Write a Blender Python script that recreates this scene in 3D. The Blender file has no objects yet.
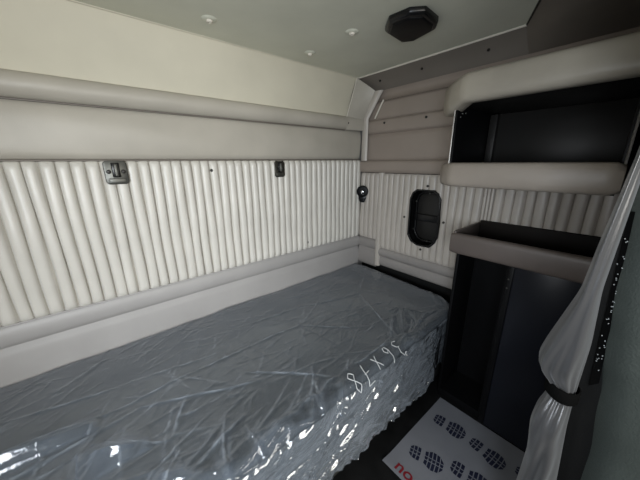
import bpy, bmesh, math, random
import numpy as np
from mathutils import Vector, Matrix

random.seed(7)
S = bpy.context.scene
C = S.collection
H = 0.55            # height of the bunk top above the floor (all builder z values are measured from the bunk top)
PI = math.pi

# ------------------------------------------------------------------ camera
cd = bpy.data.cameras.new('camera')
cam = bpy.data.objects.new('camera', cd)
C.objects.link(cam)
cd.sensor_fit = 'HORIZONTAL'
cd.sensor_width = 36.0
cd.lens = 36.0 * 268.14 / 640.0
cd.clip_start = 0.02
R = Matrix(((0.767, 0.185, -0.614), (-0.641, 0.209, -0.738), (-0.008, 0.960, 0.279)))
q = R.to_quaternion(); q.normalize()
cam.rotation_mode = 'QUATERNION'
cam.rotation_quaternion = q
cam.location = (-1.701, -1.514, 0.873 + H)
S.camera = cam

# ------------------------------------------------------------------ world, lights, exposure
w = bpy.data.worlds.new('sky'); S.world = w; w.use_nodes = True
wn = w.node_tree
bg = wn.nodes['Background']
bg.inputs[0].default_value = (0.80, 0.90, 1.0, 1)
bg.inputs[1].default_value = 0.10

def area(name, loc, target, sx, sy, power, col, spread=180):
    l = bpy.data.lights.new(name, 'AREA'); l.shape = 'RECTANGLE'
    l.size = sx; l.size_y = sy; l.energy = power; l.color = col; l.spread = math.radians(spread)
    o = bpy.data.objects.new(name, l); C.objects.link(o)
    o.location = Vector(loc) + Vector((0, 0, H))
    d = Vector(target) - Vector(loc)
    o.rotation_euler = d.to_track_quat('-Z', 'Y').to_euler()
    return o
# daylight through the windscreen and the two cab door windows, all behind the camera, and an added lamp at the left
area('windscreen_daylight', (-1.55, -3.25, 0.95), (-1.5, 0.0, 0.6), 2.0, 0.80, 26, (1.0, 0.96, 0.87))
area('driver_door_daylight', (-2.36, -2.00, 0.78), (-0.85, 0.0, 0.10), 0.55, 0.70, 7.5, (0.84, 0.92, 1.0), 120)
area('added_side_light', (-2.385, -1.15, 0.72), (-0.9, -0.25, 0.05), 0.42, 0.42, 6, (0.92, 0.96, 1.0), 110)  # added lamp out of view, grazes the pleats from the left
area('passenger_door_daylight', (-0.2, -2.6, 0.70), (-1.7, -0.9, 0.45), 0.7, 0.55, 2, (0.90, 0.95, 1.0))

S.view_settings.view_transform = 'Standard'
S.view_settings.look = 'None'
S.view_settings.exposure = 0.62
S.view_settings.gamma = 1.0
S.view_settings.use_curve_mapping = False

# ------------------------------------------------------------------ materials
def mat(name, col, rough=0.6, metal=0.0, var=0.06, vscale=3.0, grain=0.0, gscale=260.0, spec=0.5, sheen=0.0, coat=0.0):
    m = bpy.data.materials.new(name); m.use_nodes = True
    nt = m.node_tree; b = nt.nodes['Principled BSDF']
    b.inputs['Roughness'].default_value = rough
    b.inputs['Metallic'].default_value = metal
    b.inputs['Specular IOR Level'].default_value = spec
    b.inputs['Sheen Weight'].default_value = sheen
    b.inputs['Coat Weight'].default_value = coat
    tc = nt.nodes.new('ShaderNodeTexCoord')
    n = nt.nodes.new('ShaderNodeTexNoise'); n.inputs['Scale'].default_value = vscale
    n.inputs['Detail'].default_value = 5
    nt.links.new(tc.outputs['Object'], n.inputs['Vector'])
    r = nt.nodes.new('ShaderNodeValToRGB')
    r.color_ramp.elements[0].position = 0.3; r.color_ramp.elements[1].position = 0.7
    r.color_ramp.elements[0].color = [max(0, c * (1 - var)) for c in col] + [1]
    r.color_ramp.elements[1].color = [min(1, c * (1 + var)) for c in col] + [1]
    nt.links.new(n.outputs[0], r.inputs[0]); nt.links.new(r.outputs[0], b.inputs['Base Color'])
    if grain > 0:
        g = nt.nodes.new('ShaderNodeTexNoise'); g.inputs['Scale'].default_value = gscale; g.inputs['Detail'].default_value = 3
        nt.links.new(tc.outputs['Object'], g.inputs['Vector'])
        bp = nt.nodes.new('ShaderNodeBump'); bp.inputs['Strength'].default_value = grain; bp.inputs['Distance'].default_value = 0.002
        nt.links.new(g.outputs[0], bp.inputs['Height']); nt.links.new(bp.outputs[0], b.inputs['Normal'])
    return m

M = {}
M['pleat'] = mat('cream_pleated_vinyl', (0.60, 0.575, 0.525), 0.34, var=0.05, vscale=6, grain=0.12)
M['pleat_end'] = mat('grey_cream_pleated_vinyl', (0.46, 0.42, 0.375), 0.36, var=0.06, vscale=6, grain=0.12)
M['cream'] = mat('cream_vinyl', (0.62, 0.585, 0.48), 0.5, var=0.05, vscale=4, grain=0.12)
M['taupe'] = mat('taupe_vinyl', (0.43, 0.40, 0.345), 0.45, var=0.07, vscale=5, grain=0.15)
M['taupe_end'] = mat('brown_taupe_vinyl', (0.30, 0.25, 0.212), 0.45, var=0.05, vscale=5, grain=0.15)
M['cove'] = mat('dark_taupe_vinyl', (0.16, 0.14, 0.12), 0.5, var=0.06, vscale=5, grain=0.15)
M['covedark'] = mat('charcoal_taupe_vinyl', (0.10, 0.09, 0.08), 0.55, var=0.08, vscale=5, grain=0.2)
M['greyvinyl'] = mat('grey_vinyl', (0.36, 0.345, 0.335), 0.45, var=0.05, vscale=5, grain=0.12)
M['headliner'] = mat('green_grey_headliner', (0.64, 0.645, 0.55), 0.45, var=0.06, vscale=4, grain=0.2)
M['pad'] = mat('beige_padded_vinyl', (0.36, 0.325, 0.27), 0.34, var=0.07, vscale=7, grain=0.15)
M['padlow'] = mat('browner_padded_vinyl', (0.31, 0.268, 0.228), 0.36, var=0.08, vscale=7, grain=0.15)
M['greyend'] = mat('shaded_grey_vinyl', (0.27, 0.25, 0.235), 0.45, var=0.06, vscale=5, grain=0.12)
M['traypad'] = mat('brown_grey_padded_vinyl', (0.115, 0.093, 0.082), 0.42, var=0.08, vscale=7, grain=0.15)
M['traylining'] = mat('dark_brown_lining', (0.010, 0.008, 0.007), 0.6, spec=0.15)
M['piping'] = mat('pale_piping', (0.66, 0.62, 0.54), 0.4)
M['blackpl'] = mat('black_plastic', (0.007, 0.007, 0.0075), 0.25, var=0.2, spec=0.35)
M['blackmat'] = mat('black_laminate', (0.005, 0.005, 0.0055), 0.4, var=0.2, grain=0.1, spec=0.12)
M['shelfback'] = mat('charcoal_laminate', (0.018, 0.017, 0.016), 0.38, var=0.25, vscale=3, spec=0.25)
M['navy'] = mat('blue_black_laminate', (0.010, 0.011, 0.016), 0.3, var=0.15, spec=0.25)
M['alu'] = mat('dull_aluminium_trim', (0.50, 0.48, 0.45), 0.35, 0.8)
M['steel'] = mat('worn_steel', (0.11, 0.11, 0.10), 0.42, 0.8, var=0.25, vscale=40)
M['brightsteel'] = mat('bright_steel', (0.75, 0.74, 0.72), 0.2, 1.0)
M['darksteel'] = mat('blackened_steel', (0.05, 0.047, 0.04), 0.35, 0.6, var=0.2, vscale=40)
M['screw'] = mat('black_screw', (0.02, 0.018, 0.016), 0.4, 0.3)
M['mattress'] = mat('slate_grey_fabric', (0.078, 0.092, 0.114), 0.85, var=0.12, vscale=9, grain=0.3, gscale=500)
M['bunkbase'] = mat('charcoal_board', (0.055, 0.054, 0.050), 0.7, var=0.1)
M['floor'] = mat('black_rubber_floor', (0.008, 0.008, 0.008), 0.7, spec=0.15, var=0.3, vscale=12, grain=0.3)
M['paper'] = mat('grey_white_paper', (0.20, 0.205, 0.225), 0.6, var=0.05, vscale=8)
M['ink'] = mat('dark_blue_ink', (0.010, 0.013, 0.035), 0.55, var=0.15)
M['redink'] = mat('dark_red_ink', (0.22, 0.012, 0.02), 0.55)
M['satin'] = mat('grey_satin', (0.12, 0.12, 0.125), 0.29, 0.55, var=0.05, vscale=6, grain=0.08, gscale=600, sheen=0.3)
M['strap'] = mat('black_webbing', (0.004, 0.004, 0.004), 0.9, spec=0.05, grain=0.4, gscale=700)
M['bulk'] = mat('dark_green_grey_vinyl', (0.066, 0.078, 0.072), 0.5, var=0.1, vscale=9, grain=0.8, gscale=170, spec=0.25)
M['bulkdark'] = mat('black_vinyl', (0.014, 0.014, 0.014), 0.45, spec=0.25, var=0.2, grain=0.4, gscale=170)
M['chalk'] = mat('white_paint_marker', (0.55, 0.57, 0.58), 0.5)
M['cab'] = mat('cab_grey_trim', (0.12, 0.12, 0.115), 0.7)

def plastic(name, h0, h1, gain, base, rough):
    m = bpy.data.materials.new(name); m.use_nodes = True
    nt = m.node_tree; nt.nodes.clear()
    out = nt.nodes.new('ShaderNodeOutputMaterial')
    tr = nt.nodes.new('ShaderNodeBsdfTransparent'); tr.inputs[0].default_value = (0.93, 0.95, 0.96, 1)
    di = nt.nodes.new('ShaderNodeBsdfDiffuse'); di.inputs[0].default_value = (0.74, 0.82, 0.92, 1)
    gl = nt.nodes.new('ShaderNodeBsdfGlossy'); gl.inputs['Roughness'].default_value = rough
    gl.inputs[0].default_value = (0.95, 0.97, 1, 1)
    tc = nt.nodes.new('ShaderNodeTexCoord')
    nz = nt.nodes.new('ShaderNodeTexNoise'); nz.inputs['Scale'].default_value = 45; nz.inputs['Detail'].default_value = 4
    nt.links.new(tc.outputs['Object'], nz.inputs['Vector'])
    bp = nt.nodes.new('ShaderNodeBump'); bp.inputs['Strength'].default_value = 0.25; bp.inputs['Distance'].default_value = 0.004
    nt.links.new(nz.outputs[0], bp.inputs['Height'])
    for n in (di, gl): nt.links.new(bp.outputs[0], n.inputs['Normal'])
    m1 = nt.nodes.new('ShaderNodeMixShader')
    lw = nt.nodes.new('ShaderNodeLayerWeight'); lw.inputs[0].default_value = 0.5
    hz = nt.nodes.new('ShaderNodeMapRange'); hz.inputs[1].default_value = 0.15; hz.inputs[2].default_value = 0.95; hz.inputs[3].default_value = h0; hz.inputs[4].default_value = h1
    nt.links.new(lw.outputs['Facing'], hz.inputs[0]); at = nt.nodes.new('ShaderNodeAttribute'); at.attribute_name = 'crease_glint_haze'
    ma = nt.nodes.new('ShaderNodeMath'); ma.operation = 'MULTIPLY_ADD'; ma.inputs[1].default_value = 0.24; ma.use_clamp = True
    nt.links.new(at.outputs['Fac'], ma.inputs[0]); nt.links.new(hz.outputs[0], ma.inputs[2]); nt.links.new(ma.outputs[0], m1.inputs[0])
    nt.links.new(tr.outputs[0], m1.inputs[1]); nt.links.new(di.outputs[0], m1.inputs[2])
    fr = nt.nodes.new('ShaderNodeFresnel'); fr.inputs[0].default_value = 1.5
    nt.links.new(bp.outputs[0], fr.inputs['Normal'])
    mu = nt.nodes.new('ShaderNodeMath'); mu.operation = 'MULTIPLY_ADD'; mu.inputs[1].default_value = gain; mu.inputs[2].default_value = base
    nt.links.new(fr.outputs[0], mu.inputs[0])
    m2 = nt.nodes.new('ShaderNodeMixShader'); nt.links.new(mu.outputs[0], m2.inputs[0])
    nt.links.new(m1.outputs[0], m2.inputs[1]); nt.links.new(gl.outputs[0], m2.inputs[2])
    nt.links.new(m2.outputs[0], out.inputs['Surface'])
    return m
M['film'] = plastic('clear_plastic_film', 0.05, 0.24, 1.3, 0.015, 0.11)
M['film_layers'] = plastic('layered_plastic_film', 0.075, 0.50, 3.2, 0.07, 0.10)

# ------------------------------------------------------------------ mesh helpers
class MB:
    """Collects shapes; build() links them as one mesh object."""
    def __init__(self): self.v = []; self.f = []
    def add(self, vs, fs):
        o = len(self.v); self.v += [tuple(p) for p in vs]; self.f += [tuple(i + o for i in f) for f in fs]
        return self
    def box(self, x0, x1, y0, y1, z0, z1):
        vs = [(x, y, z) for x in (x0, x1) for y in (y0, y1) for z in (z0, z1)]
        return self.add(vs, [(0, 1, 3, 2), (4, 6, 7, 5), (0, 4, 5, 1), (2, 3, 7, 6), (0, 2, 6, 4), (1, 5, 7, 3)])
    def prism(self, poly, fn, a0, a1):
        """poly: 2D outline, fn(u, v, a) -> point, extruded from a0 to a1, closed ends."""
        n = len(poly)
        vs = [fn(u, v, a0) for u, v in poly] + [fn(u, v, a1) for u, v in poly]
        fs = [(i, (i + 1) % n, n + (i + 1) % n, n + i) for i in range(n)]
        fs += [tuple(range(n))[::-1], tuple(range(n, 2 * n))]
        return self.add(vs, fs)
    def grid(self, rows):
        nu, nv = len(rows), len(rows[0]); vs = [p for r in rows for p in r]
        return self.add(vs, [(i * nv + j, i * nv + j + 1, (i + 1) * nv + j + 1, (i + 1) * nv + j) for i in range(nu - 1) for j in range(nv - 1)])
    def tube(self, pts, r, n=8, closed=False):
        pts = [Vector(p) for p in pts]; m = len(pts); rings = []
        up = None
        for i, p in enumerate(pts):
            if closed: t = pts[(i + 1) % m] - pts[i - 1]
            else: t = pts[min(i + 1, m - 1)] - pts[max(i - 1, 0)]
            t.normalize()
            if up is None: up = t.orthogonal().normalized()
            a = (up - t * up.dot(t)); a = a.normalized() if a.length > 1e-6 else t.orthogonal().normalized()
            up = a; b = t.cross(a)
            rr = r[i] if isinstance(r, (list, tuple)) else r
            rings.append([p + (a * math.cos(2 * PI * k / n) + b * math.sin(2 * PI * k / n)) * rr for k in range(n)])
        vs = [v for ring in rings for v in ring]
        fs = []
        for i in range(m if closed else m - 1):
            j = (i + 1) % m
            for k in range(n): fs.append((i * n + k, i * n + (k + 1) % n, j * n + (k + 1) % n, j * n + k))
        if not closed: fs += [tuple(range(n))[::-1], tuple((m - 1) * n + k for k in range(n))]
        return self.add(vs, fs)
    def lathe(self, prof, c, ax, n=16):
        """prof: (radius, height) along axis ax from c."""
        c = Vector(c); ax = Vector(ax).normalized(); a = ax.orthogonal().normalized(); b = ax.cross(a)
        vs = []; fs = []
        for r, h in prof:
            for k in range(n): vs.append(c + ax * h + (a * math.cos(2 * PI * k / n) + b * math.sin(2 * PI * k / n)) * r)
        for i in range(len(prof) - 1):
            for k in range(n): fs.append((i * n + k, i * n + (k + 1) % n, (i + 1) * n + (k + 1) % n, (i + 1) * n + k))
        fs += [tuple(range(n))[::-1], tuple((len(prof) - 1) * n + k for k in range(n))]
        return self.add(vs, fs)
    def build(self, name, m, parent=None, smooth=None, bevel=0.0, seg=2, label=None, recalc=True):
        me = bpy.data.meshes.new(name)
        vs = [Vector(p) + Vector((0, 0, H)) for p in self.v]
        if parent is not None:
            base = Vector(parent.get('_w', (0, 0, 0)))
        else:
            lo = Vector([min(p[i] for p in vs) for i in range(3)]); hi = Vector([max(p[i] for p in vs) for i in range(3)])
            base = Vector(((lo.x + hi.x) / 2, (lo.y + hi.y) / 2, lo.z))
        me.from_pydata([v - base for v in vs], [], self.f); me.update()
        bm = bmesh.new(); bm.from_mesh(me)
        if recalc: bmesh.ops.recalc_face_normals(bm, faces=bm.faces)
        if bevel > 0:
            es = [e for e in bm.edges if e.is_manifold and e.calc_face_angle(0) > 0.5]
            bmesh.ops.bevel(bm, geom=es, offset=bevel, segments=seg, affect='EDGES', profile=0.5, clamp_overlap=True)
        bm.to_mesh(me); bm.free()
        o = bpy.data.objects.new(name, me); C.objects.link(o)
        me.materials.append(m)
        if smooth is not None or bevel > 0:
            me.polygons.foreach_set('use_smooth', [True] * len(me.polygons))
            me.set_sharp_from_angle(angle=math.radians(smooth if smooth else 50))
        if parent is not None: o.parent = parent
        else: o.location = base
        o['_w'] = tuple(base)
        if label: o['label'] = label
        return o

def tag(o, label=None, cat=None, group=None, kind=None):
    if label: o['label'] = label
    if cat: o['category'] = cat
    if group: o['group'] = group
    if kind: o['kind'] = kind
    return o

def thing(name, loc, label, cat, group=None):
    o = bpy.data.objects.new(name, None); C.objects.link(o)
    o.empty_display_size = 0.05
    o.location = Vector(loc) + Vector((0, 0, H)); o['_w'] = tuple(o.location)
    return tag(o, label, cat, group)

def struct(o): return tag(o, kind='structure')

def lerp(a, b, t): return a + (b - a) * t
def interp(tab, x):
    if x <= tab[0][0]: return tab[0][1]
    for (a, b), (c, d) in zip(tab, tab[1:]):
        if x <= c:
            t = (x - a) / (c - a); t = t * t * (3 - 2 * t); return b + (d - b) * t
    return tab[-1][1]

def screw(parent, p, ax, r=0.006, m='screw', name='screw'):
    return MB().lathe([(r, -0.004), (r, 0.001), (r * 0.75, 0.003), (r * 0.3, 0.0035)], p, ax, 10).build(name, M[m], parent, smooth=40)

# ------------------------------------------------------------------ the setting
XL, YF, ZC = -2.40, -1.56, 1.457      # left wall, front bulkhead line, headliner height
struct(MB().box(XL, 0.16, -3.4, 0.10, -0.60, -0.55).build('floor', M['floor']))

wb = struct(MB().box(XL, 0.16, 0.05, 0.10, -0.55, 1.60).build('wall_back', M['greyvinyl']))
# smooth taupe strip over the pleats
rows = []
for i in range(61):
    x = lerp(XL, -0.02, i / 60)
    rows.append([(x, 0.03 - 0.035 * math.sin(PI * t) ** 0.35 + 0.004 * math.sin(x * 7 + t * 5) * math.sin(PI * t), lerp(0.885, 1.115, t)) for t in [j / 14 for j in range(15)]])
MB().grid(rows).build('trim_6', M['taupe'], smooth=60); struct(bpy.data.objects['trim_6'])
# tall cream panel between roll and headliner, gently hollow
rows = []
for i in range(61):
    x = lerp(XL, -0.17, i / 60)
    rows.append([(lerp(x, lerp(XL, -0.085, i / 60), t), 0.0 + 0.012 * math.sin(PI * t), lerp(1.18, ZC, t)) for t in [j / 10 for j in range(11)]])
MB().grid(rows).build('trim_7', M['cream'], smooth=60); struct(bpy.data.objects['trim_7'])
# lower grey vinyl, two padded bands with a stitched seam between
rows = []
for i in range(61):
    x = lerp(XL, -0.002, i / 60); r = []
    for t in [j / 12 for j in range(13)]:
        r.append((x, 0.012 - 0.022 * math.sin(PI * t) ** 0.5, lerp(0.262, 0.160, t)))
    for t in [j / 12 for j in range(13)]:
        r.append((x, 0.012 - 0.014 * math.sin(PI * t) ** 0.4, lerp(0.158, -0.10, t)))
    rows.append(r)
MB().grid(rows).build('trim_8', M['greyvinyl'], smooth=60); struct(bpy.data.objects['trim_8'])

we = struct(MB().box(0.11, 0.16, -1.62, 0.05, -0.55, 1.60).build('wall_right', M['bulkdark']))  # coloured black to put shade into the gap beside the mattress
Y0, Y1 = -0.02, -1.50
def strip(name, prof, m, y0=Y0, y1=Y1, parent=we, n=40, smooth=60):
    """profile (x, z) run along the end wall."""
    rows = [[(x, lerp(y0, y1, i / n), z) for x, z in prof] for i in range(n + 1)]
    return struct(MB().grid(rows).build(name, m, smooth=smooth))
def puff(z0, z1, d, x0=0.012, n=12, p=0.4):
    return [(x0 - d * math.sin(PI * j / n) ** p, lerp(z0, z1, j / n)) for j in range(n + 1)]
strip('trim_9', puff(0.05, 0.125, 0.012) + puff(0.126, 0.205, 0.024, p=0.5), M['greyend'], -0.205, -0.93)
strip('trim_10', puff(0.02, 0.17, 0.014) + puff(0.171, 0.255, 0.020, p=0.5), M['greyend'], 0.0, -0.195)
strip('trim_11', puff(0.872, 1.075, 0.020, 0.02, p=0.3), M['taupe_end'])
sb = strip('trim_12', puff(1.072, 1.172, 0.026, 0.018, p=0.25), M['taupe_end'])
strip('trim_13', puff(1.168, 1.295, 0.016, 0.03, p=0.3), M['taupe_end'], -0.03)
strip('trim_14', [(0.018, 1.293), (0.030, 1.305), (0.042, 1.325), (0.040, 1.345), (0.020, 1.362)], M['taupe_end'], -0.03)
for y in (-0.213, -0.535): screw(sb, (-0.010, y, 1.14), (-1, 0, 0), 0.008)

# ledge under the smooth panel: a projecting padded rail on the end wall
prof = [(0.02, 0.790), (-0.012, 0.792), (-0.026, 0.802), (-0.030, 0.82), (-0.030, 0.858), (-0.025, 0.874), (-0.010, 0.881), (0.02, 0.882)]
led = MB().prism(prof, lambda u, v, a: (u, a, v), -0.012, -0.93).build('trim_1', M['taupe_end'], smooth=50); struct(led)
# dark cove between headliner and end wall, widening towards the cab
cv = MB()
rows = []
for i in range(31):
    y = lerp(-0.02, -1.02, i / 30)
    rows.append([(lerp(-0.075, 0.022, t) + 0.010 * math.sin(PI * t), y, lerp(ZC, 1.362, t)) for t in [j / 8 for j in range(9)]])
cv.grid(rows)
rows = []
for i in range(13):
    s = i / 12
    top = Vector((lerp(-0.075, -0.62, s), lerp(-1.02, -1.27, s), lerp(ZC, 1.452, s)))
    bot = Vector((0.022, lerp(-1.02, -1.60, s), 1.362)); mid = Vector((lerp(-0.03, -0.62, s), lerp(-1.02, -1.60, s), lerp(1.41, 1.40, s)))
    rows.append([tuple(top.lerp(mid, t * 2) if t < .5 else mid.lerp(bot, t * 2 - 1)) for t in [j / 8 for j in range(9)]])
cvo = struct(cv.build('trim_2', M['cove'], smooth=60))
struct(MB().grid(rows).build('trim_15', M['cove'], smooth=60))
for p in ((-0.030, -0.172, 1.412), (-0.030, -0.487, 1.413), (-0.030, -0.855, 1.412)): screw(cvo, p, (-0.7, 0, -0.7), 0.007)
for p in ((-0.13, -1.14, 1.425), (-0.16, -1.31, 1.405)): screw(cvo, p, (-0.3, 0, -0.9), 0.007)
# chamfered corner piece where back wall and end wall meet under the headliner
A, B_, C_, D_ = Vector((-0.083, -0.004, 1.457)), Vector((-0.185, -0.006, 1.19)), Vector((-0.01, -0.035, 1.17)), Vector((0.0, -0.125, 1.355))
rows = [[tuple(A.lerp(D_, s).lerp(B_.lerp(C_, s), t) + Vector((0.02, 0.02, 0)) * math.sin(PI * s) * -0.3) for t in [j / 8 for j in range(9)]] for s in [k / 8 for k in range(9)]]
cor = struct(MB().grid(rows).build('trim_3', M['taupe'], smooth=60))
MB().tube([A, A.lerp(B_, .5) + Vector((0, -0.004, 0)), B_ + Vector((0, -.003, 0)), B_ + Vector((0.0, -0.008, -0.08))], 0.0045).build('piping', M['piping'], cor, smooth=60)
rows = [[(lerp(-0.20, -0.012, s), 0.0 - 0.010 - 0.014 * math.sin(PI * t) ** 0.3 - 0.02 * s, lerp(1.10, 1.19, t)) for t in [j / 8 for j in range(9)]] for s in [k / 8 for k in range(9)]]
MB().grid(rows).build('band', M['taupe'], cor, smooth=60)
screw(cor, (-0.185, -0.026, 1.145), (0, -1, 0), 0.007)
# light upright post in the corner above the rail, and the pale welt running down to the bunk
pl_ = [((-0.002, -0.004), (-0.012, -0.072), z) for z in (0.88, 0.95, 1.05, 1.10, 1.18)] + [((0.0, -0.045), (0.0, -0.118), 1.26), ((0.008, -0.10), (0.012, -0.178), 1.36)]
rows = [[(lerp(l[0], r[0], t) - 0.020 * math.sin(PI * t) ** 0.5 - 0.004, lerp(l[1], r[1], t), z) for t in [j / 10 for j in range(11)]] for l, r, z in pl_]
post = MB().grid(rows).build('trim_4', M['pleat_end'], smooth=60); struct(post)
MB().tube([(0.004, -0.115, 1.18), (0.012, -0.15, 1.25), (0.018, -0.175, 1.30)], 0.006).build('piping', M['piping'], post, smooth=60)
welt = MB().prism([(0.01, -0.185), (-0.008, -0.188), (-0.014, -0.194), (-0.014, -0.222), (-0.008, -0.228), (0.01, -0.232)], lambda u, v, a: (u, v, a), 0.045, 0.792).build('trim_5', M['pleat_end'], smooth=50); struct(welt)

# headliner
poly = [(XL, 0.05), (-0.02, 0.05), (-0.075, -0.0), (-0.075, -1.02), (-0.62, -1.27), (-0.62, -1.62), (XL, -1.62)]
ceil = struct(MB().prism(poly, lambda u, v, a: (u, v, a), ZC, ZC + 0.05).build('ceiling', M['headliner']))
MB().tube([(-0.073, 0.0, ZC), (-0.073, -0.3, ZC - .001), (-0.073, -0.7, ZC - .001), (-0.073, -1.02, ZC)], 0.0065).build('piping', M['piping'], ceil, smooth=60)
MB().tube([(-0.073, -1.02, ZC), (-0.34, -1.142, ZC), (-0.62, -1.27, ZC)], 0.005).build('dark_piping', M['blackpl'], ceil, smooth=60)
MB().tube([(XL, -0.003, ZC), (-1.2, -0.003, ZC), (-0.08, -0.003, ZC)], 0.004).build('edge_piping', M['cream'], ceil, smooth=60)
struct(MB().box(-0.62, 0.16, -1.62, 0.05, 1.49, 1.54).build('ceiling_side', M['cove']))
struct(MB().box(XL - 0.05, XL, -3.4, 0.10, -0.55, 0.35).build('wall_left_low', M['cab']))
struct(MB().box(XL - 0.05, XL, -1.62, 0.10, 0.35, 1.60).build('wall_left', M['greyvinyl']))
win = struct(MB().box(XL - 0.004, XL + 0.012, -1.40, -0.90, 0.47, 0.97).build('added_window_1', M['blackpl'], bevel=0.004))  # unseen frame with an opaque pane, added to go with the side lamp
MB().box(XL + 0.012, XL + 0.014, -1.37, -0.93, 0.50, 0.94).build('pane', M['navy'], win)
# bulkhead behind curtain and cupboards
struct(MB().box(-0.64, 0.16, -1.60, -1.535, -0.55, 1.49).build('wall_front', M['bulkdark']))

# ------------------------------------------------------------------ pleated panels
def pleats(f, s0, s1, z0, z1, pitch, depth, nz=26, hole=None, jitter=0.0, seed=1):
    """vertical tuck-and-roll channels; f(s, d, z) places a point pushed out by d."""
    rnd = random.Random(seed)
    n = max(1, round(abs(s1 - s0) / pitch)); k = 14
    edges = [lerp(s0, s1, i / n) + (rnd.uniform(-jitter, jitter) if 0 < i < n else 0) for i in range(n + 1)]
    cols = []
    for i in range(n):
        for j in range(k):
            u = j / k; cols.append((lerp(edges[i], edges[i + 1], u), max(0.0, 1 - abs(2 * u - 1) ** 2.6) ** 0.45, i))
    cols.append((edges[-1], 0.0, n))
    amp = [rnd.uniform(0.88, 1.1) for _ in range(n + 1)]; ph = [rnd.uniform(0, 6) for _ in range(n + 1)]
    mb = MB(); vs = []; fs = []; nc = len(cols)
    for iz in range(nz + 1):
        t = iz / nz; t = 0.5 - 0.5 * math.cos(PI * t) if True else t
        z = lerp(z0, z1, t)
        e = min(1.0, (min(z - z0, z1 - z) / 0.020)) ; e = max(0.0, e) ** 0.5
        for s, d, i in cols:
            wv = 0.0012 * math.sin(z * 22 + ph[i]) if 0 < d else 0.0
            vs.append(f(s + 0.0025 * math.sin(z * 9 + ph[i]) * (1 if d > 0 else 0.4), depth * d * amp[i] * lerp(0.35, 1, e) + wv * e, z))
    for iz in range(nz):
        for c in range(nc - 1):
            if hole:
                p = [vs[iz * nc + c], vs[iz * nc + c + 1], vs[(iz + 1) * nc + c + 1], vs[(iz + 1) * nc + c]]
                cy = sum(v[1] for v in p) / 4; cz = sum(v[2] for v in p) / 4
                if hole(cy, cz): continue
            fs.append((iz * nc + c, iz * nc + c + 1, (iz + 1) * nc + c + 1, (iz + 1) * nc + c))
    return mb.add(vs, fs)

pb = thing('pleated_panel', (-1.2, 0.0, 0.255), 'long cream vertically pleated vinyl panel along the back wall above the mattress', 'wall panel')
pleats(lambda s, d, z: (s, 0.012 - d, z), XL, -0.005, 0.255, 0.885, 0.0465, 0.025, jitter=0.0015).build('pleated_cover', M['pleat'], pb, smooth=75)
MB().tube([(lerp(XL, -0.01, i / 40), 0.004, 0.887) for i in range(41)], 0.005, 8).build('top_welt', M['cove'], pb, smooth=60)
MB().tube([(lerp(XL, -0.01, i / 40), -0.002, 0.256) for i in range(41)], 0.004, 8).build('bottom_welt', M['greyvinyl'], pb, smooth=60)
for x, z in ((-1.197, 0.835), (-1.822, 0.284), (-0.566, 0.309)): screw(pb, (x, -0.009, z), (0, -1, 0), 0.008)

VO = [(-0.522, 0.692), (-0.643, 0.692), (-0.676, 0.672), (-0.692, 0.635), (-0.698, 0.390), (-0.685, 0.340), (-0.648, 0.302), (-0.560, 0.298), (-0.505, 0.318), (-0.474, 0.365), (-0.472, 0.620), (-0.488, 0.668)]
def inside(y, z, poly=VO, grow=0.012):
    cy, cz = -0.580, 0.495
    y = cy + (y - cy) * (1 + grow * 6); z = cz + (z - cz) * (1 + grow * 3)
    c = False; n = len(poly)
    for i in range(n):
        (y1, z1), (y2, z2) = poly[i], poly[(i + 1) % n]
        if (z1 > z) != (z2 > z) and y < (y2 - y1) * (z - z1) / (z2 - z1) + y1: c = not c
    return c
pe = thing('pleated_panel', (0.0, -0.58, 0.20), 'narrow pleated vinyl panel on the end wall around the black recessed hatch', 'wall panel')
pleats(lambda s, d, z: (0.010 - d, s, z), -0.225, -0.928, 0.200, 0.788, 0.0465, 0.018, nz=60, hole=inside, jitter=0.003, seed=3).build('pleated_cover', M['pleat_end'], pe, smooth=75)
for y, z in ((-0.592, 0.715), (-0.437, 0.487), (-0.725, 0.492), (-0.585, 0.275)): screw(pe, (-0.010, y, z), (-1, 0, 0), 0.008)
pc = thing('pleated_panel', (0.0, -0.10, 0.25), 'short strip of pleated vinyl in the corner behind the black belt anchor', 'wall panel')
pleats(lambda s, d, z: (0.010 - d, s, z), -0.002, -0.190, 0.257, 0.788, 0.0465, 0.020, seed=5).build('pleated_cover', M['pleat_end'], pc, smooth=75)
pr = thing('pleated_panel', (0.0, -1.22, 0.50), 'pleated vinyl panel on the end wall between the two open shelves', 'wall panel')
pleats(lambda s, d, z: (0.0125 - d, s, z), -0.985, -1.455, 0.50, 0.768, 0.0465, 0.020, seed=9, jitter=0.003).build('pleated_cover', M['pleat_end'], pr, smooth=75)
MB().box(0.0125, 0.018, -0.915, -1.0, 0.50, 0.767).build('seam_backing', M['pleat_end'], pr)
for y in (-0.940, -0.958, -0.976): MB().tube([(0.002, y, lerp(0.50, 0.766, i / 10)) for i in range(11)], 0.0085, 8).build('stitched_welt', M['pleat_end'], pr, smooth=60)

# ------------------------------------------------------------------ padded roll on the back wall
rows = []
for i in range(81):
    x = lerp(XL, -0.20, i / 80); wob = 0.0015 * math.sin(x * 13) + 0.001 * math.sin(x * 31)
    r = []
    for j in range(17):
        a = PI * j / 16
        r.append((x, 0.012 - (0.052 + wob) * math.sin(a) ** 0.8, 1.146 - 0.046 * math.cos(a) + 0.004 * math.sin(a)))
    rows.append(r)
roll = thing('padded_roll', (-1.25, 0.0, 1.10), 'long taupe padded vinyl roll running along the back wall under the cream panel', 'padding')
MB().grid(rows).build('padding', M['taupe'], roll, smooth=60)
MB().tube([(lerp(XL, -0.20, i / 40), -0.002, 1.099) for i in range(41)], 0.004, 6).build('lower_seam', M['cove'], roll, smooth=60)

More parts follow.
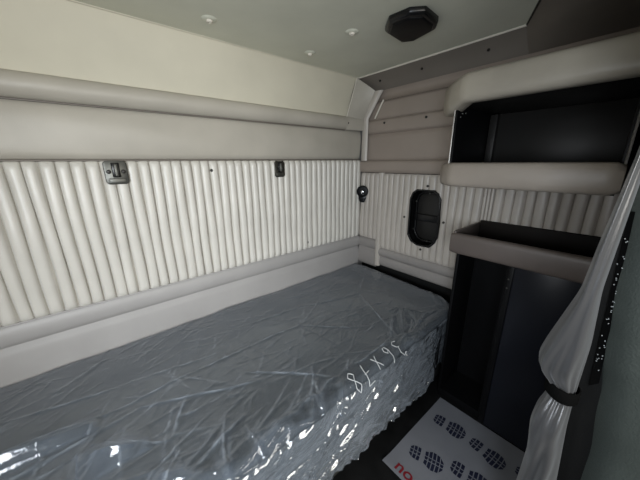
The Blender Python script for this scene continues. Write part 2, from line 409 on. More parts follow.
# ------------------------------------------------------------------ latches on the back panel
def latch(x0, x1, z0, z1, m, m2, label):
    xc = (x0 + x1) / 2; wd = x1 - x0; y = -0.0165
    t = thing('latch', (xc, y, z0), label, 'latch', 'bunk latches on the pleated back panel')
    ch = 0.010
    pl = [(x0 + ch, z0), (x1 - ch, z0), (x1, z0 + ch), (x1, z1 - ch), (x1 - ch, z1), (x0 + ch, z1), (x0, z1 - ch), (x0, z0 + ch)]
    MB().prism(pl, lambda u, v, a: (u, a, v), y + 0.001, y - 0.006).build('plate', m, t, bevel=0.003)
    MB().box(xc - wd * .17, xc + wd * .17, y - 0.016, y - 0.004, z0 + 0.030, z1 - 0.008).build('housing', M['blackpl'], t, bevel=0.003)
    MB().box(xc - wd * .08, xc + wd * .09, y - 0.026, y - 0.012, z0 + 0.034, z1 - 0.014).build('bolt', m2, t, bevel=0.004)
    MB().box(xc - wd * .36, xc + wd * .36, y - 0.009, y - 0.005, z0 + 0.006, z0 + 0.026).build('lower_lip', m2, t, bevel=0.002)
    for s in (-1, 1): screw(t, (xc + s * wd * .31, y - 0.007, (z0 + z1) / 2 + 0.004), (0, -1, 0), 0.009)
    return t
latch(-1.652, -1.568, 0.786, 0.886, M['steel'], M['steel'], 'large worn grey steel latch plate on the left of the pleated back panel')
latch(-0.818, -0.745, 0.784, 0.882, M['darksteel'], M['steel'], 'smaller blackened latch plate on the pleated back panel towards the corner')

# ------------------------------------------------------------------ belt anchor in the corner
ba = thing('belt_anchor', (-0.02, -0.045, 0.57), 'round black belt anchor with bright bolt head in the corner of the pleated walls', 'anchor')
ax = Vector((-0.85, -0.50, 0)).normalized(); cpt = Vector((-0.030, -0.050, 0.642))
MB().lathe([(0.040, 0.0), (0.048, 0.004), (0.046, 0.014), (0.032, 0.018), (0.026, 0.018), (0.025, 0.012), (0.012, 0.012)], cpt, ax, 24).build('cover', M['blackmat'], ba, smooth=40)
MB().lathe([(0.012, 0.010), (0.012, 0.020), (0.010, 0.024), (0.006, 0.025), (0.005, 0.020)], cpt, ax, 12).build('bolt_head', M['brightsteel'], ba, smooth=40)
tang = [(-0.034, 0), (-0.028, -0.05), (-0.018, -0.075), (0.018, -0.075), (0.028, -0.05), (0.034, 0)]
tx = ax.cross(Vector((0, 0, 1)))
MB().prism(tang, lambda u, v, a: tuple(cpt + tx * u + Vector((0, 0, v - 0.012)) + ax * a), 0.0, 0.012).build('tang', M['blackpl'], ba, bevel=0.003)

# ------------------------------------------------------------------ recessed hatch on the end wall
vt = thing('recessed_hatch', (0.0, -0.58, 0.30), 'black eight-sided recessed hatch on the pleated end wall above the mattress', 'hatch')
def scaled(k, kz=None, poly=VO, c=(-0.580, 0.495)): return [(c[0] + (y - c[0]) * k, c[1] + (z - c[1]) * (kz or k)) for y, z in poly]
def ring(o, i, x0, x1):
    mb = MB(); n = len(o)
    mb.add([(x1, *p) for p in o] + [(x1, *p) for p in i] + [(x0, *p) for p in o] + [(x0, *p) for p in i],
           [(k, (k + 1) % n, n + (k + 1) % n, n + k) for k in range(n)] + [(2 * n + k, 2 * n + (k + 1) % n, (k + 1) % n, k) for k in range(n)] +
           [(n + k, n + (k + 1) % n, 3 * n + (k + 1) % n, 3 * n + k) for k in range(n)] + [(2 * n + k, 3 * n + k, 3 * n + (k + 1) % n, 2 * n + (k + 1) % n) for k in range(n)])
    return mb
ring(VO, scaled(0.90, 0.94), 0.012, -0.016).build('bezel', M['blackpl'], vt, bevel=0.003)
ring(scaled(0.98), scaled(0.90, 0.94), 0.085, -0.010).build('recess_side', M['blackmat'], vt)
MB().prism(scaled(0.95), lambda u, v, a: (a, u, v), 0.083, 0.090).build('recess_back', M['blackmat'], vt)
ring(scaled(0.86, 0.90), scaled(0.78, 0.84), 0.085, 0.045).build('door_frame', M['blackpl'], vt, bevel=0.003)
MB().prism(scaled(0.77, 0.83), lambda u, v, a: (a, u, v), 0.060, 0.075).build('door_panel', M['shelfback'], vt, bevel=0.003)
MB().box(0.034, 0.066, -0.676, -0.486, 0.468, 0.516).build('cross_bar', M['blackpl'], vt, bevel=0.005)
for y, z in ((-0.585, 0.664), (-0.60, 0.328), (-0.492, 0.60), (-0.488, 0.40), (-0.486, 0.50)): screw(vt, (0.043, y, z), (-1, 0, 0), 0.006, 'steel')

# ------------------------------------------------------------------ ceiling fittings
for x, y, lab in ((-1.192, -0.184, 'small pale headliner button farthest left, well away from the black roof cover'),
                  (-0.636, -0.161, 'small pale headliner button near the back edge of the headliner, towards the corner'),
                  (-0.635, -0.480, 'small pale headliner button closest to the black roof cover')):
    b = thing('headliner_button', (x, y, ZC), lab, 'button', 'buttons on the headliner')
    MB().lathe([(0.034, -0.002), (0.030, 0.002), (0.018, 0.006), (0.012, 0.006)], (x, y, ZC), (0, 0, -1), 20).build('dimple', M['headliner'], b, smooth=80)
    MB().lathe([(0.013, 0.003), (0.014, 0.010), (0.011, 0.014), (0.006, 0.014), (0.005, 0.011)], (x, y, ZC), (0, 0, -1), 16).build('cap', M['piping'], b, smooth=50)
rc = thing('roof_cover', (-0.49, -0.705, ZC), 'black chamfered plastic cover on the headliner', 'cover')
rp = [(-0.559, -0.610), (-0.620, -0.678), (-0.612, -0.770), (-0.569, -0.815), (-0.452, -0.806), (-0.405, -0.774), (-0.368, -0.640), (-0.403, -0.592)]
def rs(k): return [(-0.495 + (x + 0.495) * k, -0.705 + (y + 0.705) * k) for x, y in rp]
def loft(layers):
    mb = MB(); n = len(layers[0]); vs = [p for l in layers for p in l]
    fs = [(i * n + k, i * n + (k + 1) % n, (i + 1) * n + (k + 1) % n, (i + 1) * n + k) for i in range(len(layers) - 1) for k in range(n)]
    fs += [tuple(range(n))[::-1], tuple((len(layers) - 1) * n + k for k in range(n))]
    return mb.add(vs, fs)
loft([[(x, y, z) for x, y in rs(k)] for k, z in ((1.0, ZC + .004), (1.0, ZC - 0.014), (0.95, ZC - 0.024), (0.86, ZC - 0.026))]).build('housing', M['blackpl'], rc, bevel=0.004)
loft([[(x, y, z) for x, y in rs(k)] for k, z in ((0.84, ZC - 0.022), (0.82, ZC - 0.030), (0.76, ZC - 0.033))]).build('lid', M['blackmat'], rc, bevel=0.003)
screw(rc, (-0.545, -0.775, ZC - 0.027), (0, 0, -1), 0.005, 'steel')

# ------------------------------------------------------------------ bunk base, mattress, film
bb = MB().box(XL + 0.002, -0.02, -0.86, 0.045, -0.55, -0.334).build('bunk_base', M['bunkbase'], bevel=0.006)
tag(bb, 'low charcoal bunk base under the plastic wrapped mattress', 'bunk')

YM, XM, RC, RE = -0.920, -0.035, 0.15, 0.036     # mattress front, right end, plan corner radius, edge radius
def path(n_line=620, n_arc=26, n_end=60):
    pts = []
    for i in range(n_line + 1): pts.append((lerp(XL + 0.01, XM - RC, i / n_line), YM, 0, -1))
    for i in range(1, n_arc + 1):
        a = (PI / 2) * i / n_arc; pts.append((XM - RC + RC * math.sin(a), YM + RC - RC * math.cos(a), math.sin(a), -math.cos(a)))
    for i in range(1, n_end + 1): pts.append((XM, lerp(YM + RC, -0.03, i / n_end), 1, 0))
    return pts
rng = np.random.default_rng(11)
segs = []     # ridges in (a, b): a along the bunk, b distance from the back wall over the top then down the front
def seg(x0, y0, x1, y1, wd, h): segs.append((x0, -y0, x1, -y1, wd, h))
for l in ([(-0.09, -0.193), (-0.464, -0.432), (-0.645, -0.874)], [(-2.074, -0.427), (-1.82, -0.455), (-1.497, -0.456), (-1.261, -0.447)],
          [(-2.099, -0.268), (-1.724, -0.33), (-1.40, -0.40)], [(-1.647, -0.695), (-1.565, -0.562)], [(-1.951, -0.204), (-1.80, -0.08)],
          [(-1.261, -0.447), (-0.982, -0.474), (-0.689, -0.293)], [(-2.20, -0.56), (-1.713, -0.50), (-1.326, -0.672)], [(-1.23, -0.262), (-0.862, -0.308), (-0.464, -0.432)],
          [(-0.982, -0.474), (-0.70, -0.70)], [(-1.09, -0.838), (-1.35, -0.60)], [(-2.25, -0.62), (-1.85, -0.56), (-1.66, -0.70)]):
    for (a, b), (c, d) in zip(l, l[1:]): seg(a, b, c, d, rng.uniform(.005, .0075), rng.uniform(.007, .011))
for k in range(760):
    x = rng.uniform(XL, 0.0); y = rng.uniform(0.03, 0.9); L = rng.uniform(0.03, 0.10) if k % 3 else rng.uniform(0.12, 0.36)
    th = rng.normal(0.45, 0.60); c, s = math.cos(th), math.sin(th)
    segs.append((x, y, x + L * c, y - L * s, rng.uniform(.0035, .0065), rng.uniform(.001, .0045)))
for k in range(520):   # crinkles at the front roll and down the side
    x = rng.uniform(XL, 0.1); y = rng.uniform(0.84, 1.30); L = rng.uniform(0.03, 0.24)
    th = rng.normal(-0.15, 0.6); c, s = math.cos(th), math.sin(th)
    segs.append((x, y, x + L * c, y + L * s, rng.uniform(.004, .010), rng.uniform(.003, .014)))
for x0, y0, x1, y1, wd, h in ((-2.25, -0.45, -1.86, -0.475, .034, .046), (-1.86, -0.60, -1.74, -0.66, .036, .042), (-2.1, -0.60, -1.95, -0.64, .03, .034), (-1.70, -0.80, -1.62, -0.88, .03, .03)):
    segs.append((x0, -y0, x1, -y1, wd, h))
for k in range(26):    # bunched ridge along the front roll
    x = lerp(-2.3, -0.55, k / 25) + rng.normal(0, .02); y = 0.882 + rng.normal(0, .006)
    segs.append((x, y, x + rng.uniform(.08, .16), y + rng.normal(0, .008), rng.uniform(.006, .011), rng.uniform(.008, .016)))
segs[:] = [g for g in segs if not (-1.08 < (g[0] + g[2]) / 2 < -0.66 and 0.86 < (g[1] + g[3]) / 2 < 0.96)]
waves = [(rng.normal(0, 9), rng.normal(0, 9), rng.uniform(0, 6.3), rng.uniform(.0006, .0016)) for _ in range(26)]
RIDGE = {}
def field(a, b, ridge=None):
    a = np.asarray(a, float); b = np.asarray(b, float); d = np.zeros_like(a)
    for kx, ky, p, h in waves: d += h * np.sin(kx * a + ky * b + p)
    for x0, y0, x1, y1, wd, h in segs:
        lo, hi = min(x0, x1) - .03, max(x0, x1) + .03
        m = (a > lo) & (a < hi) & (b > min(y0, y1) - .03) & (b < max(y0, y1) + .03)
        if not m.any(): continue
        aa = a[m]; bb_ = b[m]; dx, dy = x1 - x0, y1 - y0; L2 = dx * dx + dy * dy + 1e-9
        t = np.clip(((aa - x0) * dx + (bb_ - y0) * dy) / L2, 0, 1)
        bend = 0.012 * np.sin(t * PI) * math.sin(x0 * 50)
        ds = np.abs(aa - x0 - t * dx - bend * (-dy) / math.sqrt(L2)) ** 2 + np.abs(bb_ - y0 - t * dy - bend * dx / math.sqrt(L2)) ** 2
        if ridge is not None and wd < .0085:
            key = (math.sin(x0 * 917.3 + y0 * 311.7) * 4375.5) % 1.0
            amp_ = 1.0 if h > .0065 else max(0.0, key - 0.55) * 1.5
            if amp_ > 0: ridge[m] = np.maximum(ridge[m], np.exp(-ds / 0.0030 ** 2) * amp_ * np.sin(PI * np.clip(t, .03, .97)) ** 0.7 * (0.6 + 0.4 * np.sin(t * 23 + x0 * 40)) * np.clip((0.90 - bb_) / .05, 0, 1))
        d[m] += h * np.exp(-np.sqrt(ds + 2e-7) / wd * 1.3) * (0.35 + 0.65 * np.sin(PI * np.clip(t, .06, .94)))
    return np.maximum(d, -0.004)

P = path()
B0 = -(YM + RE)
NA = 20
def surface(gap, nb_top, skirt, wrinkle, pts, ztop=0.0, bottom_in=0.0, zmin=-0.37):
    """rounded bunk slab skin: columns follow the front path, rows from the back over the front edge and down."""
    cols = []
    drop = [j / skirt for j in range(1, skirt + 1)]
    for ip, (px, py, nx, ny) in enumerate(pts):
        ex, ey = px - nx * RE, py - ny * RE
        row = []      # (point, normal, a, b)
        yb = -0.012
        ds = px if nx == 0 else None
        for j in range(nb_top + 1):
            t = j / nb_top
            if ip <= N_FRONT:      # straight columns
                p = (lerp(px, ex, t), lerp(yb, ey, t), ztop)
            else:
                p = (lerp(px - 0.02, ex, t), lerp(yb, ey, t), ztop)
            crown = 0.012 * math.sin(PI * min(1, max(0, -p[1] / 0.92))) 
            row.append(((p[0], p[1], p[2] + crown), (0, 0, 1), p[0], -p[1]))
        b0 = -ey if ny < -0.01 else 0.9
        for j in range(1, NA + 1):
            a = (PI / 2) * j / NA
            row.append(((ex + nx * RE * math.sin(a), ey + ny * RE * math.sin(a), ztop - RE + RE * math.cos(a)), (nx * math.sin(a), ny * math.sin(a), math.cos(a)), S_[ip], B0 + RE * a))
        for t in drop:
            z = lerp(ztop - RE, zmin, t); inn = bottom_in * t * min(1, max(0, (-0.30 - px) / 0.12))
            row.append(((px - nx * inn, py - ny * inn, z), (nx, ny, 0), S_[ip], B0 + RE * PI / 2 + (ztop - RE - z)))
        cols.append(row)
    return cols
S_ = [P[0][0]]
for (a, b, _, _), (c, d, _, _) in zip(P, P[1:]): S_.append(S_[-1] + math.hypot(c - a, d - b))
N_FRONT = 620
# keep only the columns whose top run makes sense: front line and arc; the end run has its own short skirt
NARC = 26
PF = P[:N_FRONT + NARC + 1]

def skin(gap, nb, sk, wr, zmin, bottom_in):
    cols = surface(gap, nb, sk, wr, PF, bottom_in=bottom_in, zmin=zmin)
    pts = np.array([[c[0] for c in r] for r in cols]); nrm = np.array([[c[1] for c in r] for r in cols])
    a = np.array([[c[2] for c in r] for r in cols]); b = np.array([[c[3] for c in r] for r in cols])
    d = np.zeros(a.shape)
    if wr:
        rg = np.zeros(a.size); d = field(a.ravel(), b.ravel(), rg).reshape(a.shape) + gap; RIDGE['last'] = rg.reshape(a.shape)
        hem = np.clip((b - 1.13) / 0.12, 0, 1)
        d += hem * (0.005 * np.sin(a * 55) + 0.004 * np.sin(a * 131 + 1))
        near = np.clip((-0.30 - a) / 0.14, 0, 1) * (b > 0.86) + (b <= 0.86)
        d = np.minimum(d, np.where(b < 0.8, 0.055, 0.034)); d = gap * 0.5 + (d - gap * 0.5) * (0.10 + 0.90 * near)
        pts[:, :, 2] += hem * (0.007 * np.sin(a * 37) + 0.004 * np.sin(a * 91 + 2))
    pts = pts + nrm * d[:, :, None]
    return pts

mt = thing('mattress', (-1.2, -0.46, -0.33), 'long slate grey mattress wrapped in clear wrinkled plastic on the bunk', 'mattress')
pm = skin(0, 12, 8, False, -0.300, 0.0)
mbm = MB().grid([[tuple(p) for p in r] for r in pm])
# close the hidden ends so the mattress is a full slab
mbm.box(XL + 0.012, XM - 0.055, -0.865, -0.012, -0.305, -0.05)
mbm.build('cover_fabric', M['mattress'], mt, smooth=70, recalc=False)
pf = skin(0.007, 240, 60, True, -0.308, -0.012)
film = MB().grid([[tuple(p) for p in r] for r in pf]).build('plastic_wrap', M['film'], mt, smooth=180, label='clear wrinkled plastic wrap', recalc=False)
# creased film made milkier per vertex, painting in white glints along the ridges
at = film.data.attributes.new('crease_glint_haze', 'FLOAT', 'POINT')
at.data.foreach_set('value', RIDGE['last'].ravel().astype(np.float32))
# a second, gathered layer of the film hanging over the front of the mattress
s_main = list(segs); segs.clear()
for k in range(420):
    x = rng.uniform(XL, -0.05); y = rng.uniform(0.88, 1.30); L = rng.uniform(0.05, 0.30)
    th = rng.normal(-0.30, 0.35); c, s_ = math.cos(th), math.sin(th)
    segs.append((x, y, x + L * c, y + L * s_, rng.uniform(.004, .011), rng.uniform(.004, .014)))
po = skin(0.016, 16, 60, True, -0.316, -0.030)
po = po[:, 16 + 14:, :]
MB().grid([[tuple(p) for p in r] for r in po]).build('plastic_overhang', M['film_layers'], mt, smooth=180, label='gathered milky plastic hanging over the front side', recalc=False)
segs.clear(); segs.extend(s_main)
# end flap of the film between mattress and end wall
# size written by hand on the film, upside down as seen from the cab
def film_pt(a, b):
    """point just above the film at bunk coordinate a and surface distance b over the front roll"""
    if b < B0: base = Vector((a, -b, 0.002)); n = Vector((0, 0, 1))
    else:
        ang = (b - B0) / RE
        if ang < PI / 2: base = Vector((a, -B0 - RE * math.sin(ang), -RE + RE * math.cos(ang))); n = Vector((0, -math.sin(ang), math.cos(ang)))
        else: base = Vector((a, YM, -RE - (b - B0 - RE * PI / 2))); n = Vector((0, -1, 0))
    da = np.array([-.014, 0, .014] * 3); db = np.repeat([-.014, 0, .014], 3)
    d = float(np.mean(field(a + da, b + db))) + 0.007
    return base + n * (d + 0.006 + 0.016 * min(1, max(0, (b - 0.900) / 0.02)))
G = {'3': [[(0, .9), (.3, 1), (.55, .8), (.3, .55), (.15, .52), (.4, .5), (.6, .25), (.35, 0), (0, .1)]],
     '6': [[(.5, 1), (.2, .75), (.05, .35), (.2, .02), (.45, .05), (.55, .3), (.35, .5), (.12, .35)]],
     'x': [[(0, .75), (.5, .1)], [(.5, .8), (.0, .05)]],
     '7': [[(0, .95), (.6, 1), (.25, 0)], [(.05, .5), (.55, .55)]],
     '8': [[(.3, .52), (.05, .75), (.3, 1), (.55, .77), (.3, .52), (.02, .25), (.3, 0), (.58, .25), (.3, .52)]]}
for chx, a0, b0, sc in (('3', -0.690, 0.868, 0.060), ('6', -0.766, 0.870, 0.056), ('x', -0.855, 0.874, 0.056), ('7', -0.930, 0.874, 0.062), ('8', -1.005, 0.874, 0.060)):
    hw = MB(); pts = []
    for st in G[chx]:
        fine = []
        for (u0, v0), (u1, v1) in zip(st, st[1:]):
            for k in range(5): fine.append((lerp(u0, u1, k / 5), lerp(v0, v1, k / 5)))
        fine.append(st[-1])
        hw.tube([film_pt(a0 - u * sc, b0 + v * sc) for u, v in fine], 0.0016, 6)
    hw.build('handwritten_mark', M['chalk'], film, smooth=80)

# ------------------------------------------------------------------ overhead open shelf
XF, YA, YB = -0.42, -0.905, -1.462
ov = thing('overhead_shelf', (-0.21, -1.18, 0.765), 'black open overhead shelf with two beige padded rails, fixed to the end wall', 'shelf')
MB().box(XF, 0.004, YA - 0.015, YA, 0.775, 1.115).build('side_panel', M['blackmat'], ov, bevel=0.002)
MB().box(XF, 0.004, YB, YB + 0.015, 0.775, 1.115).build('side_panel', M['blackmat'], ov, bevel=0.002)
MB().box(XF, 0.004, YA - 0.015, YB + 0.015, 0.778, 0.800).build('bottom_panel', M['blackmat'], ov, bevel=0.002)
MB().box(XF, 0.004, YA - 0.015, YB + 0.015, 1.104, 1.120).build('top_panel', M['shelfback'], ov, bevel=0.002)
MB().box(-0.020, -0.006, YA - 0.016, YB + 0.016, 0.80, 1.103).build('back_panel', M['shelfback'], ov, bevel=0.001)
MB().box(-0.050, -0.021, YA - 0.016, YA - 0.050, 0.80, 1.100).build('batten', M['shelfback'], ov, bevel=0.002)
MB().tube([(XF - 0.002, YA - 0.004, 0.86), (XF - 0.002, YA - 0.004, 0.97), (XF - 0.002, YA - 0.004, 1.10)], 0.0028, 6).build('edge_trim', M['alu'], ov, smooth=60)
MB().tube([(XF - 0.002, YB + 0.003, 0.775), (XF - 0.002, YB + 0.003, 0.95), (XF - 0.002, YB + 0.003, 1.10)], 0.004, 6).build('edge_trim', M['alu'], ov, smooth=60)
for k, (x, z) in enumerate(((-0.40, 1.088), (-0.375, 1.075), (-0.34, 1.080), (-0.39, 1.06))): screw(ov, (x, YA - 0.016, z), (0, -1, 0), 0.004, 'steel')
def padrail(zc, hz, tk, xf, yl, yr, chx, chy, name, m, closed_right=True, drop=0.0):
    """stuffed vinyl rail with a chamfered left end that wraps back; section is a fat rounded D."""
    line = [(xf + chx + 0.02, yl + 0.002), (xf + chx, yl), (xf + chx * 0.55, yl - chy * 0.45), (xf + chx * 0.10, yl - chy * 0.90), (xf + 0.002, yl - chy * 0.99), (xf, yl - chy * 1.06)]
    n = 24
    for i in range(1, n + 1): line.append((xf, lerp(yl - chy * 1.06, yr, i / n)))
    rows = []
    for i, (x, y) in enumerate(line):
        a = Vector(line[max(0, i - 1)]); b = Vector(line[min(len(line) - 1, i + 1)]); t = (b - a).normalized()
        nx, ny = t.y, -t.x
        e = 1.0
        if i == 0: e = 0.75
        if closed_right:
            rem = (y - yr) / 0.035
            if rem < 1 and x == xf: e = 0.80 + 0.20 * math.sqrt(max(0, 1 - (1 - rem) ** 2))
        r = []
        for j in range(20):
            an = 2 * PI * j / 20; c, s = math.cos(an), math.sin(an)
            c2 = math.copysign(abs(c) ** 0.55, c); s2 = math.copysign(abs(s) ** 0.6, s)
            puffy = 1 + 0.025 * math.sin(y * 37 + zc * 9) * math.sin(an * 2 + y * 15)
            off = tk / 2 * c2 * e * puffy
            r.append((x + nx * off, y + ny * off, zc - drop * max(0, 1 - (yl - y) / chy) * (1 if s2 < 0 else 0.3) + hz / 2 * s2 * e))
        rows.append(r)
    mb = MB(); k = 20; vs = [p for r in rows for p in r]
    fs = [(i * k + j, i * k + (j + 1) % k, (i + 1) * k + (j + 1) % k, (i + 1) * k + j) for i in range(len(rows) - 1) for j in range(k)]
    fs += [tuple(range(k))[::-1], tuple((len(rows) - 1) * k + j for j in range(k))]
    return mb.add(vs, fs).build(name, m, ov, smooth=70)
padrail(1.155, 0.112, 0.075, XF - 0.035, -0.868, -1.49, 0.09, 0.105, 'upper_pad', M['pad'], drop=0.03)
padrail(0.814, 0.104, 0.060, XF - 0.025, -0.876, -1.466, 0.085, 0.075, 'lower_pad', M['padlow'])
MB().tube([(XF - 0.02, -0.95, 0.770), (XF - 0.022, -1.2, 0.768), (XF - 0.02, -1.455, 0.768)], 0.006, 6).build('bottom_edge', M['blackpl'], ov, smooth=60)

# ------------------------------------------------------------------ floor cupboard with padded tray
XC = -0.262
lc = thing('cupboard', (-0.11, -1.19, -0.55), 'tall black floor cupboard with a brown padded tray on top, beside the mattress', 'cupboard')
MB().box(XC, -0.006, -0.949, -0.934, -0.55, 0.44).build('side_panel', M['blackmat'], lc, bevel=0.002)
MB().box(-0.03, -0.014, -0.949, -1.46, -0.55, 0.44).build('back_panel', M['blackmat'], lc)
MB().box(XC + 0.004, -0.03, -1.185, -1.17, -0.55, 0.44).build('divider', M['blackmat'], lc)
MB().box(XC + 0.01, -0.03, -0.949, -1.17, -0.55, -0.50).build('plinth', M['blackmat'], lc)
MB().box(XC - 0.010, XC + 0.008, -1.182, -1.455, -0.54, 0.43).build('front_panel', M['navy'], lc, bevel=0.003)
MB().box(XC - 0.016, XC + 0.002, -1.181, -1.206, -0.54, 0.43).build('edge_strip', M['blackmat'], lc, bevel=0.003)
for z in (0.335, 0.29): screw(lc, (XC - 0.016, -1.19, z), (-1, 0, 0), 0.004, 'steel')
# end upright with the slanted top, right of the tray
MB().prism([(-0.014, -0.55), (-0.014, 0.66), (-0.14, 0.71), (-0.262, 0.62), (-0.262, -0.55)], lambda u, v, a: (u, a, v), -1.462, -1.478).build('end_upright', M['blackmat'], lc, bevel=0.002)
# tray: floor, left rim, padded front rail
MB().box(-0.330, -0.014, -0.934, -1.460, 0.430, 0.442).build('tray_floor', M['traylining'], lc)
MB().box(-0.325, -0.014, -0.930, -0.944, 0.436, 0.532).build('tray_rim', M['traypad'], lc, bevel=0.004)
MB().box(-0.028, -0.013, -0.944, -1.460, 0.442, 0.545).build('back_rim', M['traylining'], lc, bevel=0.002)
rows = []
for i in range(31):
    y = lerp(-0.926, -1.462, i / 30); e = min(1, 0.90 + 0.10 * math.sqrt(min(1, i / 2)))
    r = []
    for j in range(20):
        an = 2 * PI * j / 20; c, s = math.cos(an), math.sin(an)
        c2 = math.copysign(abs(c) ** 0.6, c); s2 = math.copysign(abs(s) ** 0.55, s)
        r.append((-0.325 + 0.020 * c2 * e, y, 0.470 + 0.053 * s2 * e))
    rows.append(r)
mb = MB(); k = 20
mb.add([p for r in rows for p in r], [(i * k + j, i * k + (j + 1) % k, (i + 1) * k + (j + 1) % k, (i + 1) * k + j) for i in range(30) for j in range(k)] + [tuple(range(k))[::-1], tuple(30 * k + j for j in range(k))])
mb.build('padded_rail', M['traypad'], lc, smooth=70)

# ------------------------------------------------------------------ bulkhead panel and curtain at the opening
bp_ = thing('bulkhead_panel', (-0.68, -1.8, -0.55), 'dark green-grey grained bulkhead panel behind the curtain at the right edge', 'wall panel')
edge = [(-1.500, 1.10), (-1.500, 0.83), (-1.512, 0.57), (-1.528, 0.40), (-1.556, 0.21), (-1.574, 0.0), (-1.585, -0.55)]
rows = []
for i in range(45):
    z = lerp(-0.55, 1.10, i / 44); ye = interp([(b, a) for a, b in reversed(edge)], z); r = []
    for j in range(25):
        t = j / 24; y = lerp(ye, -2.25, t); u = min(1, (ye - y) / 0.05)
        r.append((-0.690 - 0.035 * math.sqrt(max(0, 1 - (1 - u) ** 2)) - 0.008 * math.sin(z * 4 + 1) * u, y, z))
    rows.append(r)
MB().grid(rows).build('padded_face', M['bulk'], bp_, smooth=70)
MB().box(-0.690, -0.645, -1.484, -2.25, -0.55, 1.455).build('backing', M['bulkdark'], bp_, bevel=0.004)
sp = MB(); rr = random.Random(4)
hs = MB().prism([(-1.500, 0.75), (-1.513, 0.75), (-1.545, 0.26), (-1.528, 0.24)], lambda u, v, a: (a, u, v), -0.690, -0.697).build('hook_strip', M['strap'], bp_)
for k in range(34):
    t = rr.random(); z = lerp(0.70, 0.30, t); y = lerp(-1.508, -1.533, t) + rr.uniform(-.006, .006)
    sp.lathe([(0.0016, 0), (0.0014, 0.002)], (-0.697, y, z), (-1, 0, 0), 5)
tag(sp.build('lint', M['chalk'], hs), kind='stuff')

cu = thing('curtain', (-0.80, -1.47, -0.50), 'grey satin curtain gathered and tied at the right of the sleeper opening', 'curtain')
XCU = -0.80
TL = [(-0.48, -1.438), (-0.16, -1.441), (0.02, -1.445), (0.12, -1.434), (0.19, -1.440), (0.245, -1.455), (0.275, -1.452), (0.32, -1.420), (0.345, -1.414), (0.40, -1.424), (0.56, -1.462), (0.68, -1.470), (0.80, -1.480), (0.90, -1.488), (1.40, -1.492)]
TR = [(-0.48, -1.560), (-0.048, -1.526), (0.15, -1.512), (0.25, -1.509), (0.30, -1.509), (0.42, -1.509), (0.57, -1.499), (0.85, -1.505), (1.40, -1.525)]
def plin(tab, x, r=0.018):
    def f(x):
        if x <= tab[0][0]: return tab[0][1]
        for (p, q_), (u, v) in zip(tab, tab[1:]):
            if x <= u: return q_ + (v - q_) * (x - p) / (u - p)
        return tab[-1][1]
    return sum(f(x + r * k / 3) for k in range(-3, 4)) / 7
rows = []
NZ, NT = 150, 120
for i in range(NZ + 1):
    z = lerp(-0.48, 1.455, i / NZ)
    yl, yr = plin(TL, z), plin(TR, z); yc, a = (yl + yr) / 2, (yl - yr) / 2
    tie = math.exp(-((z - 0.262) / 0.06) ** 2); b = lerp(0.085, 0.036, tie)
    low = 1 if z < 0.25 else 0
    r = []
    for j in range(NT):
        th = 2 * PI * j / NT
        # front of the bunch (towards the cab) is th near 3/2 pi: two or three broad folds, smaller pleats fanning out of the tie
        f = 1 - 0.20 * (0.5 + 0.5 * math.sin(4 * th + 2.2 * z + 0.9))
        f -= 0.10 * tie * (0.5 + 0.5 * math.sin(15 * th)) + 0.05 * math.exp(-((z - 0.33) / 0.09) ** 2) * math.sin(11 * th + z * 8)
        if low: f -= 0.10 * (0.5 + 0.5 * math.sin(7 * th + 2.5 * math.sin(z * 11))) + 0.04 * math.sin(z * 42 + 4 * th) * math.exp(-((z - 0.10) / 0.14) ** 2)
        k = abs(math.cos(th)) ** 6; fy = lerp(f, 1, k)
        r.append((XCU + b * math.sin(th) * f, yc + a * math.cos(th) * fy, z))
    r.append(r[0]); rows.append(r)
MB().grid(rows).build('drape', M['satin'], cu, smooth=80)
tie_pts = []
for j in range(40):
    th = 2 * PI * j / 40
    tie_pts.append((XCU + 0.040 * math.sin(th), -1.4815 + 0.034 * math.cos(th), 0.262 + 0.006 * math.cos(th)))
rows = [[(x + (x - XCU) * k, y + (y + 1.4815) * k, z + dz) for x, y, z in tie_pts + tie_pts[:1]] for dz, k in ((-0.020, 0.0), (-0.016, 0.10), (0.016, 0.10), (0.020, 0.0))]
MB().grid(rows).build('tie_strap', M['strap'], cu, smooth=60, label='black curtain tie strap')

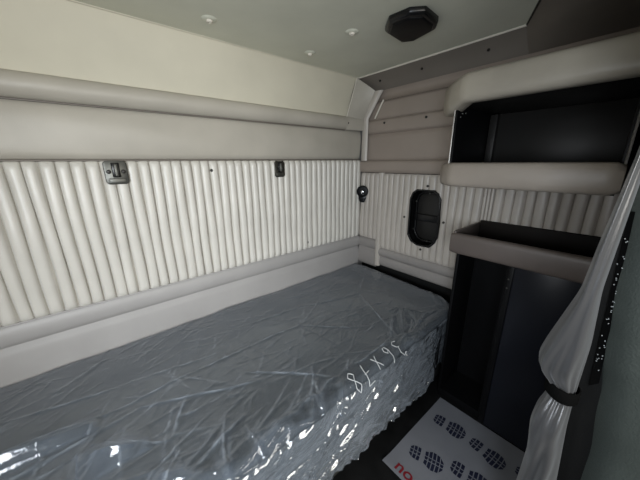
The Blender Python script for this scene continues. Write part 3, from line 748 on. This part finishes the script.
# ------------------------------------------------------------------ paper floor mat
ZF = -0.55
def mz(x, y):
    return ZF + 0.004 + 0.004 * (1 + math.sin(x * 9 + y * 5)) * 0.5 + 0.012 * math.exp(-((x + 0.86) / 0.05) ** 2)
fm = thing('floor_mat', (-0.54, -1.26, ZF), 'crumpled grey-white paper floor mat with dark shoe prints on the black floor', 'floor mat')
rows = [[(x, y, mz(x, y)) for y in [lerp(-0.965, -1.60, j / 30) for j in range(31)]] for x in [lerp(-0.860, -0.275, i / 30) for i in range(31)]]
rows2 = [[(x, y, z + 0.0) for x, y, z in r] for r in rows]
MB().grid(rows2).build('sheet', M['paper'], fm, smooth=80, recalc=False)
def shoeprint(cx, cy, rot, L, W):
    """tread of lugs filling a sole outline"""
    mb = MB(); ca, sa = math.cos(rot), math.sin(rot)
    def put(poly):
        g = []
        for u, v in poly:
            x = cx + ca * u - sa * v; y = cy + sa * u + ca * v; g.append((x, y, mz(x, y) + 0.0015))
        mb.add(g, [tuple(range(len(g)))])
    def half(u):           # half width of the sole along its length, -1 heel .. 1 toe
        return W / 2 * interp([(-1.0, 0.35), (-0.85, 0.68), (-0.5, 0.74), (-0.1, 0.66), (0.35, 1.0), (0.7, 0.92), (0.93, 0.55), (1.0, 0.3)], u)
    N = 9
    for i in range(N):
        if i == 3: continue
        u0, u1 = lerp(-1, 1, (i + 0.10) / N), lerp(-1, 1, (i + 0.86) / N); um = (u0 + u1) / 2; dv = 0.10
        for s in (-1, 1):   # chevron side lugs
            put([(u0 * L / 2 + dv * L / 8, s * 0.24 * W / 2), (u1 * L / 2 + dv * L / 8, s * 0.24 * W / 2), (u1 * L / 2, s * half(u1)), (u0 * L / 2, s * half(u0))])
        put([(u0 * L / 2 + dv * L / 6, -0.15 * W / 2), (u1 * L / 2, -0.15 * W / 2), (u1 * L / 2 + dv * L / 6, 0.15 * W / 2), (u0 * L / 2, 0.15 * W / 2)])
    return mb.build('shoe_print', M['ink'], fm, recalc=False)
for cx, cy, rot, L, W in ((-0.425, -1.090, -PI / 2 + 0.1, 0.165, 0.095), (-0.680, -1.095, -PI / 2 + 0.3, 0.160, 0.095), (-0.605, -1.270, -PI / 2 + 0.1, 0.165, 0.10),
                          (-0.425, -1.280, -PI / 2 - 0.1, 0.165, 0.092), (-0.60, -1.46, -PI / 2 + 0.2, 0.16, 0.08), (-0.40, -1.47, -PI / 2, 0.15, 0.078)):
    shoeprint(cx, cy, rot, L, W)
tcu = bpy.data.curves.new('no', 'FONT'); tcu.body = 'no'; tcu.size = 0.085; tcu.resolution_u = 6; tcu.offset = 0.001
to = bpy.data.objects.new('no', tcu); C.objects.link(to)
dg = bpy.context.evaluated_depsgraph_get(); me = bpy.data.meshes.new_from_object(to.evaluated_get(dg))
bpy.data.objects.remove(to)
vs = [(v.co.x, v.co.y) for v in me.vertices]; fs = [tuple(p.vertices) for p in me.polygons]
mb = MB(); g = []
for u, v in vs:
    x = -0.842 + v; y = -1.018 - u; g.append((x, y, mz(x, y) + 0.0018))
mb.add(g, fs); mb.build('lettering', M['redink'], fm, recalc=False)
bpy.data.meshes.remove(me)

for o in list(bpy.data.objects):
    if '_w' in o: del o['_w']
